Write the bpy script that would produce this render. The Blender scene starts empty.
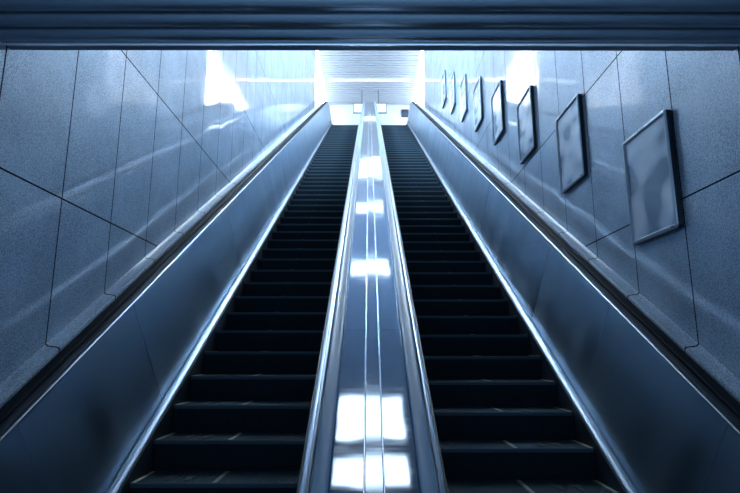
import bpy, bmesh, math, random
from mathutils import Vector
random.seed(7)
C = bpy.context.scene.collection
PI = math.pi
ZC = 1.9                      # eye height above the lower floor
T30 = math.tan(PI/6); C30 = math.cos(PI/6); S30 = .5

# ------------------------------------------------------------------ materials
def new_mat(name):
    m = bpy.data.materials.new(name); m.use_nodes = True
    nt = m.node_tree; b = nt.nodes['Principled BSDF']
    return m, nt, b
def simple(name, col, rough=.5, metal=0., spec=.5, coat=0., emit=None, es=0.):
    m, nt, b = new_mat(name)
    b.inputs['Base Color'].default_value = (*col, 1)
    b.inputs['Roughness'].default_value = rough
    b.inputs['Metallic'].default_value = metal
    b.inputs['Specular IOR Level'].default_value = spec
    b.inputs['Coat Weight'].default_value = coat
    b.inputs['Coat Roughness'].default_value = .06
    if emit:
        b.inputs['Emission Color'].default_value = (*emit, 1)
        b.inputs['Emission Strength'].default_value = es
    return m
def N(nt, t, **kw):
    n = nt.nodes.new(t)
    for k, v in kw.items(): setattr(n, k, v)
    return n
def math_(nt, op, a, b=None, c=None):
    n = N(nt, 'ShaderNodeMath', operation=op)
    for i, v in enumerate((a, b, c)):
        if v is None: continue
        if isinstance(v, (int, float)): n.inputs[i].default_value = v
        else: nt.links.new(v, n.inputs[i])
    return n.outputs[0]
def vmath(nt, op, a, b=None, s=None):
    n = N(nt, 'ShaderNodeVectorMath', operation=op)
    for i, v in enumerate((a, b)):
        if v is None: continue
        if isinstance(v, tuple): n.inputs[i].default_value = v
        else: nt.links.new(v, n.inputs[i])
    if s is not None: n.inputs['Scale'].default_value = s
    return n.outputs[0]

TY0, TY = 3.04, .755          # upright joints of the stone cladding
TZ0, TZ = 1.09 + ZC, 1.57     # level joints
def stone(name, level_joints=True, base=(.41, .54, .69), coat=1.):
    m, nt, b = new_mat(name)
    tc = N(nt, 'ShaderNodeTexCoord'); P = tc.outputs['Object']
    sep = N(nt, 'ShaderNodeSeparateXYZ'); nt.links.new(P, sep.inputs[0])
    fy = math_(nt, 'DIVIDE', math_(nt, 'SUBTRACT', sep.outputs[1], TY0 - 20*TY), TY)
    fz = math_(nt, 'DIVIDE', math_(nt, 'SUBTRACT', sep.outputs[2], TZ0 - 20*TZ), TZ)
    def dist(f, size):
        fr = math_(nt, 'FRACT', f)
        return math_(nt, 'MULTIPLY', math_(nt, 'MINIMUM', fr, math_(nt, 'SUBTRACT', 1., fr)), size)
    d = dist(fy, TY)
    if level_joints: d = math_(nt, 'MINIMUM', d, dist(fz, TZ))
    joint = math_(nt, 'LESS_THAN', d, .0065)
    sp = N(nt, 'ShaderNodeTexNoise'); sp.inputs['Scale'].default_value = 95; sp.inputs['Detail'].default_value = 3
    sp.inputs['Roughness'].default_value = .7
    nt.links.new(P, sp.inputs['Vector'])
    big = N(nt, 'ShaderNodeTexNoise'); big.inputs['Scale'].default_value = 2.2; big.inputs['Detail'].default_value = 5
    nt.links.new(P, big.inputs['Vector'])
    r = N(nt, 'ShaderNodeValToRGB')
    r.color_ramp.elements[0].position = .36; r.color_ramp.elements[0].color = (base[0]*.42, base[1]*.46, base[2]*.52, 1)
    r.color_ramp.elements[1].position = .62; r.color_ramp.elements[1].color = (base[0]*1.25, base[1]*1.22, base[2]*1.15, 1)
    nt.links.new(math_(nt, 'ADD', sp.outputs[0], math_(nt, 'MULTIPLY', math_(nt, 'SUBTRACT', big.outputs[0], .5), .25)), r.inputs[0])
    # small tone change from slab to slab
    comb = N(nt, 'ShaderNodeCombineXYZ')
    nt.links.new(math_(nt, 'FLOOR', fy), comb.inputs[0]); nt.links.new(math_(nt, 'FLOOR', fz), comb.inputs[1])
    nt.links.new(math_(nt, 'SIGN', sep.outputs[0]), comb.inputs[2])
    wn = N(nt, 'ShaderNodeTexWhiteNoise'); nt.links.new(comb.outputs[0], wn.inputs['Vector'])
    tone = math_(nt, 'ADD', math_(nt, 'MULTIPLY', wn.outputs['Value'], .14), .93)
    sc = vmath(nt, 'SCALE', r.outputs[0]); nt.links.new(tone, sc.node.inputs['Scale'])
    mix = N(nt, 'ShaderNodeMix', data_type='RGBA')
    nt.links.new(joint, mix.inputs['Factor']); nt.links.new(sc, mix.inputs['A']); mix.inputs['B'].default_value = (.008, .014, .022, 1)
    nt.links.new(mix.outputs['Result'], b.inputs['Base Color'])
    b.inputs['Roughness'].default_value = .42
    b.inputs['IOR'].default_value = 1.6
    cw = math_(nt, 'MULTIPLY', math_(nt, 'SUBTRACT', 1., joint), coat); nt.links.new(math_(nt, 'MULTIPLY', cw, .5), b.inputs['Specular IOR Level']); nt.links.new(cw, b.inputs['Coat Weight'])
    rg = math_(nt, 'ADD', math_(nt, 'MULTIPLY', big.outputs[0], .08), .02)
    nt.links.new(rg, b.inputs['Coat Roughness']); b.inputs['Coat IOR'].default_value = 1.8
    # every slab leans by a hair and the polish is slightly wavy
    g = N(nt, 'ShaderNodeNewGeometry')
    off = vmath(nt, 'SCALE', vmath(nt, 'SUBTRACT', wn.outputs['Color'], (.5, .5, .5)), s=.010)
    wv = N(nt, 'ShaderNodeTexNoise'); wv.inputs['Scale'].default_value = 1.6; wv.inputs['Detail'].default_value = 1
    nt.links.new(P, wv.inputs['Vector'])
    off2 = vmath(nt, 'SCALE', vmath(nt, 'SUBTRACT', wv.outputs['Color'], (.5, .5, .5)), s=.022)
    nn = vmath(nt, 'NORMALIZE', vmath(nt, 'ADD', g.outputs['Normal'], vmath(nt, 'ADD', off, off2)))
    nt.links.new(nn, b.inputs['Normal']); nt.links.new(nn, b.inputs['Coat Normal'])
    return m

def brushed(name, col, r0, r1, scale=(2, 30, 30), aniso=0., wav=0.):
    m, nt, b = new_mat(name)
    tc = N(nt, 'ShaderNodeTexCoord')
    mp = N(nt, 'ShaderNodeMapping'); mp.inputs['Scale'].default_value = scale
    mp.inputs['Rotation'].default_value = (-PI/6, 0, 0)
    nt.links.new(tc.outputs['Object'], mp.inputs[0])
    n = N(nt, 'ShaderNodeTexNoise'); n.inputs['Scale'].default_value = 1.; n.inputs['Detail'].default_value = 4
    nt.links.new(mp.outputs[0], n.inputs['Vector'])
    mr = N(nt, 'ShaderNodeMapRange'); mr.inputs['From Min'].default_value = .3; mr.inputs['From Max'].default_value = .7
    mr.inputs['To Min'].default_value = r0; mr.inputs['To Max'].default_value = r1
    nt.links.new(n.outputs[0], mr.inputs['Value']); nt.links.new(mr.outputs[0], b.inputs['Roughness'])
    b.inputs['Base Color'].default_value = (*col, 1); b.inputs['Metallic'].default_value = 1.
    if wav:
        g = N(nt, 'ShaderNodeNewGeometry')
        wv = N(nt, 'ShaderNodeTexNoise'); wv.inputs['Scale'].default_value = 1.; wv.inputs['Detail'].default_value = 2
        mp2 = N(nt, 'ShaderNodeMapping'); mp2.inputs['Scale'].default_value = (2.5, 2.5, 1.0)
        mp2.inputs['Rotation'].default_value = (-PI/6, 0, 0)
        nt.links.new(tc.outputs['Object'], mp2.inputs[0]); nt.links.new(mp2.outputs[0], wv.inputs['Vector'])
        off = vmath(nt, 'SCALE', vmath(nt, 'SUBTRACT', wv.outputs['Color'], (.5, .5, .5)), s=wav)
        nt.links.new(vmath(nt, 'NORMALIZE', vmath(nt, 'ADD', g.outputs['Normal'], off)), b.inputs['Normal'])
    return m

M = {}
M['stone'] = stone('polished_stone')
M['ledge'] = stone('ledge_stone', False, (.42, .54, .68), .18)
def panel_mat():
    m, nt, b = new_mat('balustrade_steel')
    tc = N(nt, 'ShaderNodeTexCoord'); mp = N(nt, 'ShaderNodeMapping'); mp.inputs['Rotation'].default_value = (-PI/6, 0, 0)
    mp2 = N(nt, 'ShaderNodeMapping'); mp2.inputs['Scale'].default_value = (1, 3.2, .9)
    nt.links.new(tc.outputs['Object'], mp.inputs[0]); nt.links.new(mp.outputs[0], mp2.inputs[0])
    n = N(nt, 'ShaderNodeTexNoise'); n.inputs['Scale'].default_value = 1.1; n.inputs['Detail'].default_value = 3.
    nt.links.new(mp2.outputs[0], n.inputs['Vector'])
    
    n2 = N(nt, 'ShaderNodeTexNoise'); n2.inputs['Scale'].default_value = .7; n2.inputs['Detail'].default_value = 0.
    nt.links.new(mp2.outputs[0], n2.inputs['Vector'])
    bp = N(nt, 'ShaderNodeBump'); bp.inputs['Strength'].default_value = 1.; bp.inputs['Distance'].default_value = .035
    nt.links.new(n2.outputs[0], bp.inputs['Height']); nt.links.new(bp.outputs[0], b.inputs['Normal'])
    mr = N(nt, 'ShaderNodeMapRange'); mr.inputs['To Min'].default_value = .33; mr.inputs['To Max'].default_value = .45
    mr.inputs['From Min'].default_value = .3; mr.inputs['From Max'].default_value = .7
    nt.links.new(n.outputs[0], mr.inputs['Value']); nt.links.new(mr.outputs[0], b.inputs['Roughness'])
    b.inputs['Base Color'].default_value = (.33, .44, .54, 1); b.inputs['Metallic'].default_value = 1.
    return m
M['panel'] = panel_mat()
M['skirt_trim'] = simple('brushed_skirt_trim', (.34, .40, .47), .33, 1.)
M['deck'] = brushed('deck_steel', (.64, .75, .86), .04, .08, (6, 40, 6), wav=.02)
M['strip'] = brushed('cover_strip_steel', (.60, .71, .83), .06, .10, (6, 40, 6), wav=.02)
M['trim'] = simple('bright_trim_steel', (.80, .87, .95), .20, 1.)
M['lip'] = simple('satin_steel_lip', (.92, .96, 1.), .22, 1.)
M['nose'] = simple('step_nose_painted_highlight', (.045, .082, .112), .6, .1, .2)  # paler tone paints in the highlight along each step nose
M['skirt'] = simple('skirt_dark_coating', (.012, .022, .035), .5)
M['rail_sheen'] = simple('handrail_painted_sheen', (.16, .27, .41), .32, 0, .5)  # reflected sheen painted into the base colour of the inner rails
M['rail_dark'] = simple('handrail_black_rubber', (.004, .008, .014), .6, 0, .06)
M['track'] = simple('handrail_track_dark', (.02, .032, .048), .6, .2)
M['step'] = simple('step_dark_aluminium', (.026, .056, .080), .55, .1, .2)
M['riser'] = simple('step_riser_black', (.007, .018, .028), .7, 0, .1)
M['mark'] = simple('step_marking_worn_yellow', (.20, .22, .18), .6)
M['foot'] = simple('footprint_black', (.006, .010, .016), .7)
M['comb'] = simple('comb_plate_metal', (.45, .52, .6), .35, 1.)
M['slat'] = simple('baffle_blue_grey_metal', (.27, .35, .43), .30, .85)
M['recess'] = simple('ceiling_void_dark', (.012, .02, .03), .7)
M['white'] = simple('white_painted', (.80, .84, .90), .5)
M['hallwall'] = simple('pale_grey_hall_wall', (.42, .46, .51), .5)
M['hallslat'] = simple('white_ceiling_slat', (.24, .28, .32), .45)
M['shaft'] = simple('shaft_ceiling_panel', (.16, .22, .30), .5)
M['floor'] = simple('pale_stone_floor', (.42, .50, .60), .35)
M['frame'] = simple('anodised_poster_frame', (.50, .59, .68), .30, .3)
M['frame_edge'] = simple('frame_shade_and_marks', (.03, .05, .075), .35, .7)  # shade of the side faces painted in; marks share the tone
M['sign'] = simple('pale_sign_face', (.66, .72, .80), .4)
M['signframe'] = simple('grey_sign_edge', (.05, .08, .12), .4, .4)
M['dark'] = simple('dark_plastic', (.01, .02, .035), .35)
M['screen'] = simple('dark_display_face', (.03, .06, .10), .15)
M['lamp'] = simple('lamp_diffuser', (.8, .85, .9), .4, emit=(.74, .87, 1.), es=1.35)
M['lower_fill'] = simple('lower_fill_diffuser', (.8, .85, .9), .4, emit=(.62, .82, 1.), es=2.6)
M['tube'] = simple('tube_lamp', (.9, .9, .9), .4, emit=(.85, .93, 1.), es=2.5)
M['hallfill'] = simple('hall_fill_lamp', (.9, .9, .9), .4, emit=(.82, .91, 1.), es=1.2)
M['fill_strip_lamp'] = simple('fill_strip_lamp', (.9, .9, .9), .4, emit=(.68, .85, 1.), es=44.)
M['daylight'] = simple('frosted_daylit_glass', (.85, .9, .95), .3, emit=(.84, .92, 1.), es=2.4)

def poster_mat(seed):
    m, nt, b = new_mat('poster_painted_reflections')  # pale and dark patches paint acrylic reflections into the poster face
    tc = N(nt, 'ShaderNodeTexCoord')
    mp = N(nt, 'ShaderNodeMapping'); mp.inputs['Location'].default_value = (seed*3.1, seed*1.7, seed)
    mp.inputs['Rotation'].default_value = (.6, 0, 0)
    mp.inputs['Scale'].default_value = (1, 1.6, 2.6)
    nt.links.new(tc.outputs['Object'], mp.inputs[0])
    n = N(nt, 'ShaderNodeTexNoise'); n.inputs['Scale'].default_value = 1.9; n.inputs['Detail'].default_value = 0.
    n.inputs['Distortion'].default_value = .2
    nt.links.new(mp.outputs[0], n.inputs['Vector'])
    r = N(nt, 'ShaderNodeValToRGB'); e = r.color_ramp.elements
    e[0].position = .34; e[0].color = (.22, .29, .38, 1)
    e[1].position = .66; e[1].color = (.85, .90, .96, 1)
    x = e.new(.46); x.color = (.58, .67, .78, 1)
    nt.links.new(n.outputs[0], r.inputs[0]); nt.links.new(r.outputs[0], b.inputs['Base Color'])
    b.inputs['Roughness'].default_value = .18
    b.inputs['Coat Weight'].default_value = .6; b.inputs['Coat Roughness'].default_value = .1
    return m

# ------------------------------------------------------------------ helpers
def link(name, bm, mat, parent=None, smooth=False):
    bmesh.ops.recalc_face_normals(bm, faces=bm.faces)
    me = bpy.data.meshes.new(name); bm.to_mesh(me); bm.free()
    me.materials.append(mat)
    if smooth:
        for p in me.polygons: p.use_smooth = True
        try: me.set_sharp_from_angle(angle=math.radians(35))
        except Exception: pass
    o = bpy.data.objects.new(name, me); C.objects.link(o)
    if parent: o.parent = parent
    return o
def thing(name, label, cat, loc=(0, 0, 0), group=None):
    o = bpy.data.objects.new(name, None); C.objects.link(o); o.location = loc
    o.empty_display_size = .2
    o['label'] = label; o['category'] = cat
    if group: o['group'] = group
    return o
def tag(o, label, cat, group=None):
    o['label'] = label; o['category'] = cat
    if group: o['group'] = group
    return o
def struct(o): o['kind'] = 'structure'; return o
def add_box(bm, x0, x1, y0, y1, z0, z1, bev=0):
    r = bmesh.ops.create_cube(bm, size=1)
    vs = r['verts']
    for v in vs:
        v.co = Vector((x0 if v.co.x < 0 else x1, y0 if v.co.y < 0 else y1, z0 if v.co.z < 0 else z1))
    if bev:
        es = list({e for v in vs for e in v.link_edges})
        bmesh.ops.bevel(bm, geom=es, offset=bev, segments=2, affect='EDGES')
def box(name, x0, x1, y0, y1, z0, z1, mat, parent=None, bev=0):
    bm = bmesh.new(); add_box(bm, x0, x1, y0, y1, z0, z1, bev)
    return link(name, bm, mat, parent)
def add_tube(bm, pts, r, seg=10):
    pts = [Vector(p) for p in pts]; rings = []
    for i, p in enumerate(pts):
        t = (pts[min(i+1, len(pts)-1)] - pts[max(i-1, 0)]).normalized()
        a = t.cross(Vector((1, 0, 0)))
        if a.length < .1: a = t.cross(Vector((0, 0, 1)))
        a.normalize(); b = t.cross(a).normalized()
        rings.append([bm.verts.new(p + r*(math.cos(q)*a + math.sin(q)*b)) for q in [2*PI*k/seg for k in range(seg)]])
    for A, B in zip(rings, rings[1:]):
        for k in range(seg): bm.faces.new((A[k], A[(k+1) % seg], B[(k+1) % seg], B[k]))
    bm.faces.new(rings[0]); bm.faces.new(rings[-1])

# --- the line the step noses follow: level, bend, 30 degree incline, bend, level
H0 = 2.855
def incl(s): return Vector((0, s*C30 + H0*S30, s*S30 - H0*C30 + ZC))
SB, ST, RB, RT = 1.551, 25.49, 1.5, 2.5
def path(s):
    """returns point (y,z) and normal angle: position on the nose line at arc length s"""
    if s < SB:
        c = incl(SB) + RB*Vector((0, -S30, C30))
        a = min((SB - s)/RB, PI/6); ang = PI/6 - a
        p = c + RB*Vector((0, math.sin(ang), -math.cos(ang)))
        rest = (SB - s) - a*RB
        p.y -= max(rest, 0); return p, ang
    if s > ST:
        c = incl(ST) - RT*Vector((0, -S30, C30))
        a = min((s - ST)/RT, PI/6); ang = PI/6 - a
        p = c + RT*Vector((0, -math.sin(ang), math.cos(ang)))
        p.y += max((s - ST) - a*RT, 0); return p, ang
    return incl(s), PI/6
S_START, S_END = -.15, 28.2
LAND_Z = path(S_END)[0].z
FLOOR_Z = path(S_START)[0].z
def samples(s0, s1):
    out = [s0]
    marks = [SB - RB*PI/6 + k*RB*PI/6/6 for k in range(7)] + [ST + k*RT*PI/6/8 for k in range(9)]
    out += [m for m in marks if s0 + 1e-4 < m < s1 - 1e-4]
    out.append(s1); return out
def pp(s, x, p):
    b, a = path(s)
    return Vector((x, b.y - math.sin(a)*p, b.z + math.cos(a)*p))
def sweep(bm, prof, s0, s1, sub=None):
    """prof: closed list of (x, p) carried along the nose line"""
    ss = samples(s0, s1); rings = []
    for s in ss: rings.append([bm.verts.new(pp(s, x, p)) for x, p in prof])
    n = len(prof)
    for A, B in zip(rings, rings[1:]):
        for k in range(n): bm.faces.new((A[k], A[(k+1) % n], B[(k+1) % n], B[k]))
    bm.faces.new(rings[0]); bm.faces.new(rings[-1])
def rect(x0, x1, p0, p1): return [(x0, p0), (x1, p0), (x1, p1), (x0, p1)]
def oval(cx, cp, rx, rp, n=16, e=.6):
    out = []
    for k in range(n):
        t = 2*PI*k/n; c, s = math.cos(t), math.sin(t)
        out.append((cx + rx*math.copysign(abs(c)**e, c), cp + rp*math.copysign(abs(s)**e, s)))
    return out

# ------------------------------------------------------------------ a step
SW = .60
def tread_bm():
    bm = bmesh.new(); n = 60; w = 2*SW/n; pts = []
    for i in range(n):
        x = -SW + i*w
        pts += [(x, -.010), (x + w*.5, -.010), (x + w*.5, 0), (x + w, 0)]
    A = [bm.verts.new((x, 0, z)) for x, z in pts]; B = [bm.verts.new((x, .46, z)) for x, z in pts]
    for k in range(len(pts)-1): bm.faces.new((A[k], A[k+1], B[k+1], B[k]))
    A2 = [bm.verts.new((x, 0, -.03)) for x, z in pts]
    for k in range(len(pts)-1): bm.faces.new((A2[k], A2[k+1], A[k+1], A[k]))
    return bm
def riser_bm():
    bm = bmesh.new(); n = 60; w = 2*SW/n; pts = []
    for i in range(n):
        x = -SW + i*w
        pts += [(x, .012), (x + w*.5, .012), (x + w*.5, .004), (x + w, .004)]
    rows = [(0., -.012), (.004, -.07), (.014, -.14), (.030, -.24)]
    prev = None
    for dy, z in rows:
        R = [bm.verts.new((x, y + dy, z)) for x, y in pts]
        if prev:
            for k in range(len(pts)-1): bm.faces.new((prev[k], prev[k+1], R[k+1], R[k]))
        prev = R
    # sides close the step body
    for sx in (-SW, SW):
        v = [bm.verts.new(q) for q in ((sx, .004, -.012), (sx, .40, -.012), (sx, .40, -.24), (sx, .034, -.24))]
        bm.faces.new(v)
    return bm
def strip_bm(x0, x1):
    bm = bmesh.new(); add_box(bm, x0, x1, .003, .385, 0.0005, .004); return bm
def foot_bm():
    bm = bmesh.new()
    for _ in (0,):
        for _ in (0,):
            vs = []
            for k in range(18):
                t = 2*PI*k/18; yy = math.sin(t)
                wd = .038*(1 - .28*math.exp(-((yy + .35)/.3)**2)) * (.8 if yy < 0 else 1)
                vs.append(bm.verts.new((wd*math.cos(t), .19 + .125*yy, .0035)))
            lo = [bm.verts.new((v.co.x, v.co.y, .0004)) for v in vs]
            bm.faces.new(vs)
            for k in range(18): bm.faces.new((vs[k], vs[(k+1) % 18], lo[(k+1) % 18], lo[k]))
    return bm

def make_escalator(sg, name_label, phase_y, loc_x):
    root = thing('escalator', name_label, 'escalator', (loc_x, 0, 0), 'pair of escalators side by side')
    # sg = +1: wall is on the +x side of this escalator
    # steps --------------------------------------------------------
    first = link('step', tread_bm(), M['step'], root)
    parts = [first,
             link('riser', riser_bm(), M['riser'], first),
             link('marking_line', strip_bm(-.02, .012), M['mark'], first),
             link('marking_line', strip_bm(sg*.565, sg*.597) if sg > 0 else strip_bm(-.597, -.565), M['mark'], first),
             link('footprint_mark', foot_bm(), M['foot'], first)]
    bmn = bmesh.new(); add_box(bmn, -.60, .60, -.002, .004, -.009, .0003)
    nose = link('nose_edge', bmn, M['nose'], first); nose['label'] = 'paler front edge with painted highlight'
    parts.append(parts[4].copy()); C.objects.link(parts[5]); parts[5].parent = first
    parts[4].location.x = .30*sg - .07; parts[5].location.x = .30*sg + .07; parts.append(nose)
    parts[2]['label'] = 'worn yellow line'; parts[3]['label'] = 'worn yellow line'
    k0 = -5
    s_first = (phase_y - H0*S30)/C30
    ds = .40/C30
    n = 0
    for k in range(-5, 60):
        s = s_first + k*ds
        b, a = path(s)
        if b.y < 2.45 or s > ST + .75: continue
        if n == 0: st = first
        else:
            st = first.copy(); C.objects.link(st); st.parent = root
            for ch in parts[1:]:
                c = ch.copy(); C.objects.link(c); c.parent = st; c.location = ch.location
        st.location = (0, b.y, b.z); n += 1
    bm = bmesh.new(); sweep(bm, rect(-.60, .60, -.75, -.72), S_START, S_END)
    link('truss_pan', bm, M['skirt'], root)
    # sides --------------------------------------------------------
    for side in (1, -1):
        outer = (side == sg)
        X = lambda u: side*u
        def P_(prof): return [(X(u), p) for u, p in prof]
        bm = bmesh.new(); sweep(bm, P_(rect(.605, .625, -.74, .055)), S_START, S_END)
        link('skirt_panel', bm, M['skirt'], root)
        bm = bmesh.new()
        sweep(bm, P_([(.622, .050), (.622, .060), (.632, .072), (.650, .080), (.668, .080), (.684, .072), (.692, .060), (.692, .050)]), S_START, S_END)
        link('skirt_trim', bm, M['skirt_trim'], root, True)
        # leaning steel side panels, jointed every 1.535 m
        edges = [S_START] + [s for s in [2.475 + 1.535*k for k in range(-1, 17)] if S_START + .3 < s < S_END - .3] + [S_END]
        for a_, b_ in zip(edges, edges[1:]):
            bm = bmesh.new()
            j = random.uniform(-.004, .004); j2 = random.uniform(-.003, .003)
            sweep(bm, P_([(.690 + j2, .05), (.704, .05), (.825, .985), (.813 + j, .985)]), a_ + .003, b_ - .003)
            link('side_panel', bm, M['panel'], root)
        bm = bmesh.new()
        sweep(bm, P_([(.806, .982), (.806, .990), (.812, .996), (.824, .997), (.830, .990), (.830, .972), (.812, .972)]), S_START, S_END)
        link('panel_edge_trim', bm, M['skirt_trim'], root, True)
        # decking
        lo = .960 if outer else .968
        end = .925 if outer else 1.0785
        dedges = [S_START, 3.55, 9.50, 15.45, 21.4, S_END]
        for a_, b_ in zip(dedges, dedges[1:]):
            bm = bmesh.new()
            sweep(bm, P_([(.826, .955), (.826, .984), (.842, .984), (.844, .975), (.906, .975), (.908, lo+.018), (end, lo+.018), (end, lo-.012)]), a_ + .002, b_ - .002)
            link('deck_panel', bm, M['deck'], root)
        if outer:
            bm = bmesh.new(); sweep(bm, P_(rect(.924, 1.024, .94, .955)), S_START, S_END)
            link('deck_gutter', bm, M['track'], root)
        bm = bmesh.new(); sweep(bm, P_(rect(.870, .892, .974, 1.026)), S_START, S_END)
        link('handrail_track', bm, M['track'], root)
        # handrail with the returns round both ends
        prof = [(u, p) for u, p in oval(.880, 0, .038, .017, 20)]
        pr = []
        ph = 1.040; rr = .30
        for s in samples(S_START, S_END):
            b, an = path(s); pr.append((b.y - math.sin(an)*ph, b.z + math.cos(an)*ph, an))
        y0, z0, _ = pr[0]; y1, z1, _ = pr[-1]
        lead = [(y0 + .5, z0 - 2*rr, PI)] + [(y0 - rr*math.sin(t), z0 - rr + rr*math.cos(t), t) for t in [PI - k*PI/10 for k in range(10)]]
        tail = [(y1 + rr*math.sin(t), z1 - rr + rr*math.cos(t), -t) for t in [(k+1)*PI/10 for k in range(10)]] + [(y1 - .5, z1 - 2*rr, -PI)]
        pr = lead + pr + tail
        bm = bmesh.new(); rings = []
        for y, z, an in pr:
            rings.append([bm.verts.new((X(u), y - math.sin(an)*p, z + math.cos(an)*p)) for u, p in prof])
        nn = len(prof)
        for A, B in zip(rings, rings[1:]):
            for k in range(nn): bm.faces.new((A[k], A[(k+1) % nn], B[(k+1) % nn], B[k]))
        bm.faces.new(rings[0]); bm.faces.new(rings[-1])
        link('handrail', bm, M['rail_dark'] if outer else M['rail_sheen'], root, True)
        # rounded newel ends
        for (yy, zz, dr) in ((y0, z0, -1), (y1, z1, 1)):
            bm = bmesh.new(); R_ = rr - .02
            arc = [(yy + dr*R_*math.sin(t), zz - rr + R_*math.cos(t)) for t in [k*PI/14 for k in range(15)]]
            prof2 = arc + [(yy, zz - 1.03), ]
            fa = [bm.verts.new((X(.80), y, z)) for y, z in prof2]; fb = [bm.verts.new((X(.93), y, z)) for y, z in prof2]
            bm.faces.new(fa); bm.faces.new(fb)
            for k in range(len(fa)): bm.faces.new((fa[k], fa[(k+1) % len(fa)], fb[(k+1) % len(fb)], fb[k]))
            link('newel', bm, M['panel'], root)
        # small round sensor at the top of the skirt
        bm = bmesh.new(); c = pp(ST - .15, X(.655), .15)
        add_tube(bm, [c + .045*Vector((math.cos(t), 0, math.sin(t))) for t in [2*PI*k/16 for k in range(17)]], .010, 6)
        if outer: link('skirt_sensor_ring', bm, M['signframe'], root)
        else: bm.free()
    for (ya, yb, z) in ((path(S_START)[0].y - .4, 2.48, FLOOR_Z), (path(ST + .80)[0].y + .32, path(S_END)[0].y + .4, LAND_Z)):
        box('comb_plate', -.60, .60, ya, yb, z - .04, z + .004, M['comb'], root)
    return root

make_escalator(-1, 'left escalator of the pair, dark empty steps beside the stone wall without posters', 4.117, -1.125)
make_escalator(1, 'right escalator of the pair, dark empty steps beside the wall hung with posters', 4.433, 1.125)

# strip covering the joint between the two escalators
div = thing('joint_cover', 'narrow raised steel strip running up the middle between the two escalators', 'cover strip')
for a_, b_ in ((S_START, 3.42), (3.424, 9.42), (9.424, 15.3), (15.304, 21.3), (21.304, S_END)):
    bm = bmesh.new()
    sweep(bm, [(-.044, .955), (-.044, .992), (-.040, .996), (.040, .996), (.044, .992), (.044, .955)], a_, b_)
    link('cover_plate', bm, M['strip'], div)
for x in (-.047, .047):
    bm = bmesh.new(); sweep(bm, oval(x, .990, .0045, .010, 10, 1), S_START, S_END)
    link('edge_bead', bm, M['trim'], div, True)

# ------------------------------------------------------------------ setting
W = 2.25
YE = 20.6                       # where the stone cladding stops and the daylit glazing of the hall starts
HZ = 13.2 + ZC                  # hall ceiling
LZ = 1.822 + ZC                 # lower ceiling
YL = 3.02                       # its edge
FZ = 3.6 + ZC                   # sloping shaft ceiling starts here above the edge
YB = 27.5
def slope_z(y): return FZ + (y - YL - .06)*T30
y_top = YL + .06 + (HZ - FZ)/T30
ybt = -5.0
for sd, nm in ((-1, 'wall_left'), (1, 'wall_right')):
    outline = [(ybt, 0), (YE, 0), (YE, HZ), (y_top, HZ), (YL + .06, FZ), (YL + .06, LZ + .25), (ybt, LZ + .25)]
    bm = bmesh.new()
    A = [bm.verts.new((sd*W, y, z)) for y, z in outline]; B = [bm.verts.new((sd*(W + .2), y, z)) for y, z in outline]
    bm.faces.new(A); bm.faces.new(B)
    for k in range(len(A)): bm.faces.new((A[k], A[(k+1) % len(A)], B[(k+1) % len(B)], B[k]))
    bmesh.ops.triangulate(bm, faces=bm.faces)
    struct(link(nm, bm, M['stone']))
    # stone ledge between wall and escalator decking
    bm = bmesh.new()
    sweep(bm, [(sd*2.150, .90), (sd*2.150, .970), (sd*2.160, .984), (sd*2.235, .992), (sd*2.2499, 1.004), (sd*2.2499, .90)], .6, 26.4)
    struct(link('trim_1' if sd < 0 else 'trim_2', bm, M['ledge'], None, True))
    # hall: low masonry, frosted daylit glazing, reveal
    nm2 = '1' if sd < 0 else '2'
    wl = box('wall_hall_left' if sd < 0 else 'wall_hall_right', sd*W, sd*(W+.2), YE, YB, 0, 10.3 + ZC, M['white']); struct(wl)
    wn = box('window_' + nm2, sd*(W + .03), sd*(W+.08), YE, YB, 10.3 + ZC, HZ, M['daylight']); struct(wn)
    for yy in (20.62, 22.9, 25.2, 27.42):
        struct(box('trim_3' if sd < 0 else 'trim_4', sd*W, sd*(W+.03), yy - .03, yy + .03, 10.3 + ZC, HZ, M['white']))
    for (a, b_, c, d) in ((21.9, 22.35, 12.0, 12.55), (23.7, 24.2, 11.9, 12.7)):
        struct(box('trim_5' if sd < 0 else 'trim_6', sd*(W - .01), sd*(W+.03), a, b_, c + ZC, d + ZC, M['sign']))
struct(box('floor', -W, W, ybt, 1.6, -.1, 0, M['floor']))
struct(box('floor_landing', -W, W, path(S_END)[0].y + .41, YB, LAND_Z - .2, LAND_Z, M['floor']))
struct(box('wall_back', -W - .2, W + .2, YB, YB + .2, LAND_Z - .3, HZ + .2, M['hallwall']))
# hall ceiling with cross slats
bm = bmesh.new(); add_box(bm, -W, W, y_top, YB, HZ + .10, HZ + .16)
y = y_top + .02
while y < YB - .05:
    add_box(bm, -W, W, y, min(y + .17, YB - .01), HZ, HZ + .05); y += .215
struct(link('ceiling_hall', bm, M['hallslat']))
# sloping shaft ceiling and its fascia
bm = bmesh.new()
vs = [(YL + .06, LZ + .02), (YL + .06, FZ), (y_top, HZ), (y_top, HZ + .2), (YL - .05, FZ + .12), (YL - .05, LZ + .02)]
A = [bm.verts.new((-W, y, z)) for y, z in vs]; B = [bm.verts.new((W, y, z)) for y, z in vs]
bm.faces.new(A); bm.faces.new(B)
for k in range(len(A)): bm.faces.new((A[k], A[(k+1) % len(A)], B[(k+1) % len(B)], B[k]))
struct(link('ceiling_slope', bm, M['shaft']))
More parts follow.
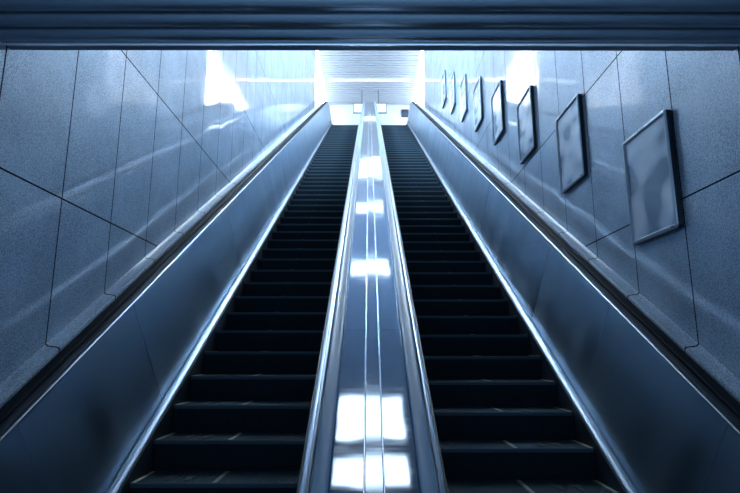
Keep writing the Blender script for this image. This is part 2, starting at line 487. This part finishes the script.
# lower ceiling: bullnosed baffles running across
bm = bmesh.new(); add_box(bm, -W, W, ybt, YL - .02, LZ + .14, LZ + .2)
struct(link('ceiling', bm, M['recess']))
pitch = .148; k = 0; yb = YL - .045
while yb > ybt + .2 and k < 50:
    bm = bmesh.new(); w_ = .112
    pf = []
    for j in range(15):
        t = j/14; yy = yb - w_ + w_*t
        zz = LZ + .004 + .12*max(0, (.58 - t)/.58)**1.8 + .011*(max(0, t - .58)/.42)**1.6
        pf.append((yy, zz))
    pf += [(yb, LZ + .12), (yb - w_, LZ + .13)]
    A = [bm.verts.new((-W, y, z)) for y, z in pf]; B = [bm.verts.new((W, y, z)) for y, z in pf]
    bm.faces.new(A); bm.faces.new(B)
    for j in range(len(A)): bm.faces.new((A[j], A[(j+1) % len(A)], B[(j+1) % len(B)], B[j]))
    o = link('ceiling_baffle', bm, M['slat'], None, True); struct(o)
    yb -= pitch; k += 1
bm = bmesh.new()
pf = [(YL - .034, LZ + .10), (YL - .034, LZ + .006), (YL - .030, LZ)] + [(YL - .030 + .075*q/6, LZ + .026*q/6 + .008*(q/6)**2) for q in range(1, 7)] + [(YL + .052, LZ + .036), (YL + .052, LZ + .10)]
A = [bm.verts.new((-W, y, z)) for y, z in pf]; B = [bm.verts.new((W, y, z)) for y, z in pf]
bm.faces.new(A); bm.faces.new(B)
for j in range(len(A)): bm.faces.new((A[j], A[(j+1) % len(A)], B[(j+1) % len(B)], B[j]))
struct(link('trim_7', bm, M['lip'], None, True))

# ------------------------------------------------------------------ lamps
# five panels in the sloping ceiling (seen mirrored in the steel deck)
def slope_lamp(sc, label, L=1.15, hw=.50):
    # sc = distance along incline measured like the nose line; ceiling parallel to it
    y = sc*C30 - 1.59*S30; z = slope_z(y)
    r = thing('ceiling_light', label, 'ceiling light', (0, y, z - .002), 'lights along the sloping ceiling')
    r.rotation_euler = (PI/6, 0, 0)
    bm = bmesh.new(); f = .04
    add_box(bm, -hw - f, hw + f, -L/2 - f, -L/2, -.05, 0); add_box(bm, -hw - f, hw + f, L/2, L/2 + f, -.05, 0)
    add_box(bm, -hw - f, -hw, -L/2, L/2, -.05, 0); add_box(bm, hw, hw + f, -L/2, L/2, -.05, 0)
    link('lamp_frame', bm, M['white'], r)
    box('lamp_diffuser', -hw, hw, -L/2, L/2, -.042, -.01, M['lamp'], r)
for sc, tx in ((7.12, 'lowest'), (13.6, 'second lowest'), (19.85, 'third lowest')):
    slope_lamp(sc, 'square light panel in the sloping ceiling mirrored in the steel deck, %s' % tx, 1.05)
slope_lamp(5.95, 'short light panel in the sloping ceiling just behind its lower edge', .5)
for sd, tx in ((-1, 'left'), (1, 'right')):  # unseen strips, added to brighten the shaft walls
    y = 13.9; z = slope_z(y)
    r = thing('fill_strip', 'added fill strip, out of view, along the %s edge of the sloping ceiling' % tx, 'ceiling light', (sd*1.7, y, z - .002), 'added fill strips along the sloping ceiling')
    r.rotation_euler = (PI/6, 0, 0)
    box('lamp_housing', -.09, .09, -6.1, 6.1, -.05, 0, M['white'], r)
    box('lamp_tube', -.06, .06, -6.05, 6.05, -.09, -.05, M['fill_strip_lamp'], r, .01)
for yy, tx in ((-.6, 'nearer'), (-3.2, 'farther')):  # invented fill panels, added to lift the near walls and baffles
    t = thing('lower_fill_panel', 'added fill panel behind the viewer among the lower ceiling baffles, %s of two' % tx, 'ceiling light', (0, yy, LZ))
    box('lamp_frame', -.95, .95, -.32, .32, -.03, .02, M['white'], t)
    box('lamp_diffuser', -.9, .9, -.27, .27, -.045, -.03, M['lower_fill'], t)
t = thing('tube_light', 'long thin light across the slatted ceiling of the upper hall', 'ceiling light', (0, 24.7, HZ))
box('lamp_housing', -2.0, 2.0, -.05, .05, -.03, .02, M['white'], t)
box('lamp_tube', -1.98, 1.98, -.03, .03, -.06, -.03, M['tube'], t, .01)
for yy, tx in ((20.9, 'nearer of two, just inside the upper hall'), ):  # hidden panel added to light the upper hall
    t = thing('hall_fill_panel', 'broad added fill panel, out of view, at the start of the upper hall ceiling', 'ceiling light', (0, yy, HZ))
    box('lamp_frame', -1.7, 1.7, -.55, .55, -.03, -.001, M['white'], t)
    box('lamp_diffuser', -1.65, 1.65, -.5, .5, -.045, -.03, M['hallfill'], t)

# ------------------------------------------------------------------ hall fittings
t = thing('hanging_sign', 'pale blank sign board hung from the hall ceiling above the middle', 'sign', (0.02, 25.8, 11.93 + ZC))
box('sign_face', -.82, .82, -.03, .03, .02, .51, M['sign'], t)
bm = bmesh.new()
add_box(bm, -.85, .85, -.045, .045, 0, .03); add_box(bm, -.85, .85, -.045, .045, .50, .53)
add_box(bm, -.85, -.82, -.045, .045, .03, .50); add_box(bm, .82, .85, -.045, .045, .03, .50)
link('sign_frame', bm, M['signframe'], t)
for x in (-.41, .43):
    bm = bmesh.new(); add_tube(bm, [(x, 0, .53), (x, 0, HZ - 11.93 - ZC)], .018, 8); link('hanging_rod', bm, M['signframe'], t)
t = thing('wall_display', 'small dark display box high on the white wall at the top right', 'display', (1.93, YB, 12.48 + ZC))
box('display_body', -.19, .19, -.10, 0, 0, .42, M['dark'], t, .01)
box('display_screen', -.15, .15, -.106, -.099, .05, .22, M['screen'], t)

# ------------------------------------------------------------------ poster frames
PW, PH, PD, BW = .70, .92, .055, .032
def rounded(bm, x0, x1, hw, hh, r, inner):
    pass
def ring_frame(a, b):
    """picture frame in the y-z plane, wall at x=0, front towards -x"""
    bm = bmesh.new()
    def loop(ins, x, r):
        hw, hh = PW/2 - ins, PH/2 - ins; out = []
        for cx, cz, a0 in ((hw - r, hh - r, 0), (-hw + r, hh - r, PI/2), (-hw + r, -hh + r, PI), (hw - r, -hh + r, 1.5*PI)):
            for j in range(5):
                a = a0 + j*PI/8; out.append(bm.verts.new((x, cx + r*math.cos(a), cz + r*math.sin(a))))
        return out
    Ls = [loop(0, -.004, .03), loop(0, -PD + .012, .03), loop(.004, -PD + .004, .028), loop(.012, -PD, .022), loop(BW - .006, -PD, .008),
          loop(BW, -PD + .006, .004), loop(BW, -PD + .022, .004)]
    for A, B in list(zip(Ls, Ls[1:]))[a:b]:
        for k in range(len(A)): bm.faces.new((A[k], A[(k+1) % 20], B[(k+1) % 20], B[k]))
    for v in [v for v in bm.verts if not v.link_faces]: bm.verts.remove(v)
    return bm
ords = ['nearest the viewer, largest of the row', 'second from the viewer', 'third from the viewer', 'fourth from the viewer',
        'fifth from the viewer', 'sixth from the viewer', 'seventh from the viewer, next to the farthest', 'farthest away, smallest of the row']
fm = pm = None
for i in range(8):
    yc = 4.15 + 1.565*i; zc = 1.342 + .915*i + ZC
    r = thing('poster_frame', 'framed poster on the right wall, %s' % ords[i], 'poster frame', (W, yc, zc), 'poster frames climbing the right wall')
    if i == 0:
        f0 = link('frame', ring_frame(1, 9), M['frame'], r, True)
        f1 = link('frame_edge', ring_frame(0, 1), M['frame_edge'], r, True); f1['label'] = 'outer edge with painted shade'
        bm = bmesh.new(); add_box(bm, -.030, -.004, -PW/2 + .02, PW/2 - .02, -PH/2 + .02, PH/2 - .02)
        b0 = link('back_board', bm, M['frame_edge'], r)
        bm = bmesh.new()
        for (a, b_) in ((-.035, -.018), (-.006, .014), (.026, .036), (.05, .064)):
            add_box(bm, -PD - .0012, -PD + .002, a, b_, PH/2 - .021, PH/2 - .013)
        m0 = link('frame_mark', bm, M['frame_edge'], r)
        bm = bmesh.new()
        for a in (-PW/2 + .045, -PW/2 + .068):
            add_box(bm, -PD - .0012, -PD + .002, a, a + .014, -PH/2 + .010, -PH/2 + .024)
        m1 = link('frame_mark', bm, M['frame_edge'], r)
    else:
        for q in (f0, f1, b0, m0, m1):
            c = q.copy(); C.objects.link(c); c.parent = r
    pm = poster_mat([2.3, 5.1, 1.2, 3.3, 6.4, 7.7, 8.1, 9.6][i])
    box('poster', -.036, -.030, -PW/2 + BW - .003, PW/2 - BW + .003, -PH/2 + BW - .003, PH/2 - BW + .003, pm, r)

# ------------------------------------------------------------------ world and camera
w = bpy.data.worlds.new('World'); bpy.context.scene.world = w; w.use_nodes = True
bg = w.node_tree.nodes['Background']; bg.inputs[0].default_value = (.36, .62, .94, 1); bg.inputs[1].default_value = .5
cam = bpy.data.cameras.new('camera'); co = bpy.data.objects.new('camera', cam); C.objects.link(co)
cam.sensor_width = 36; cam.lens = 36*542/740; cam.clip_start = .05; cam.clip_end = 200
co.location = (-.024, 0, ZC)
co.rotation_euler = (PI/2 + math.radians(11.0), 0, -1/542)
sc = bpy.context.scene; sc.camera = co
sc.view_settings.view_transform = 'Standard'; sc.view_settings.look = 'None'
sc.view_settings.gamma = 1; sc.view_settings.use_curve_mapping = False
sc.view_settings.exposure = 1.32
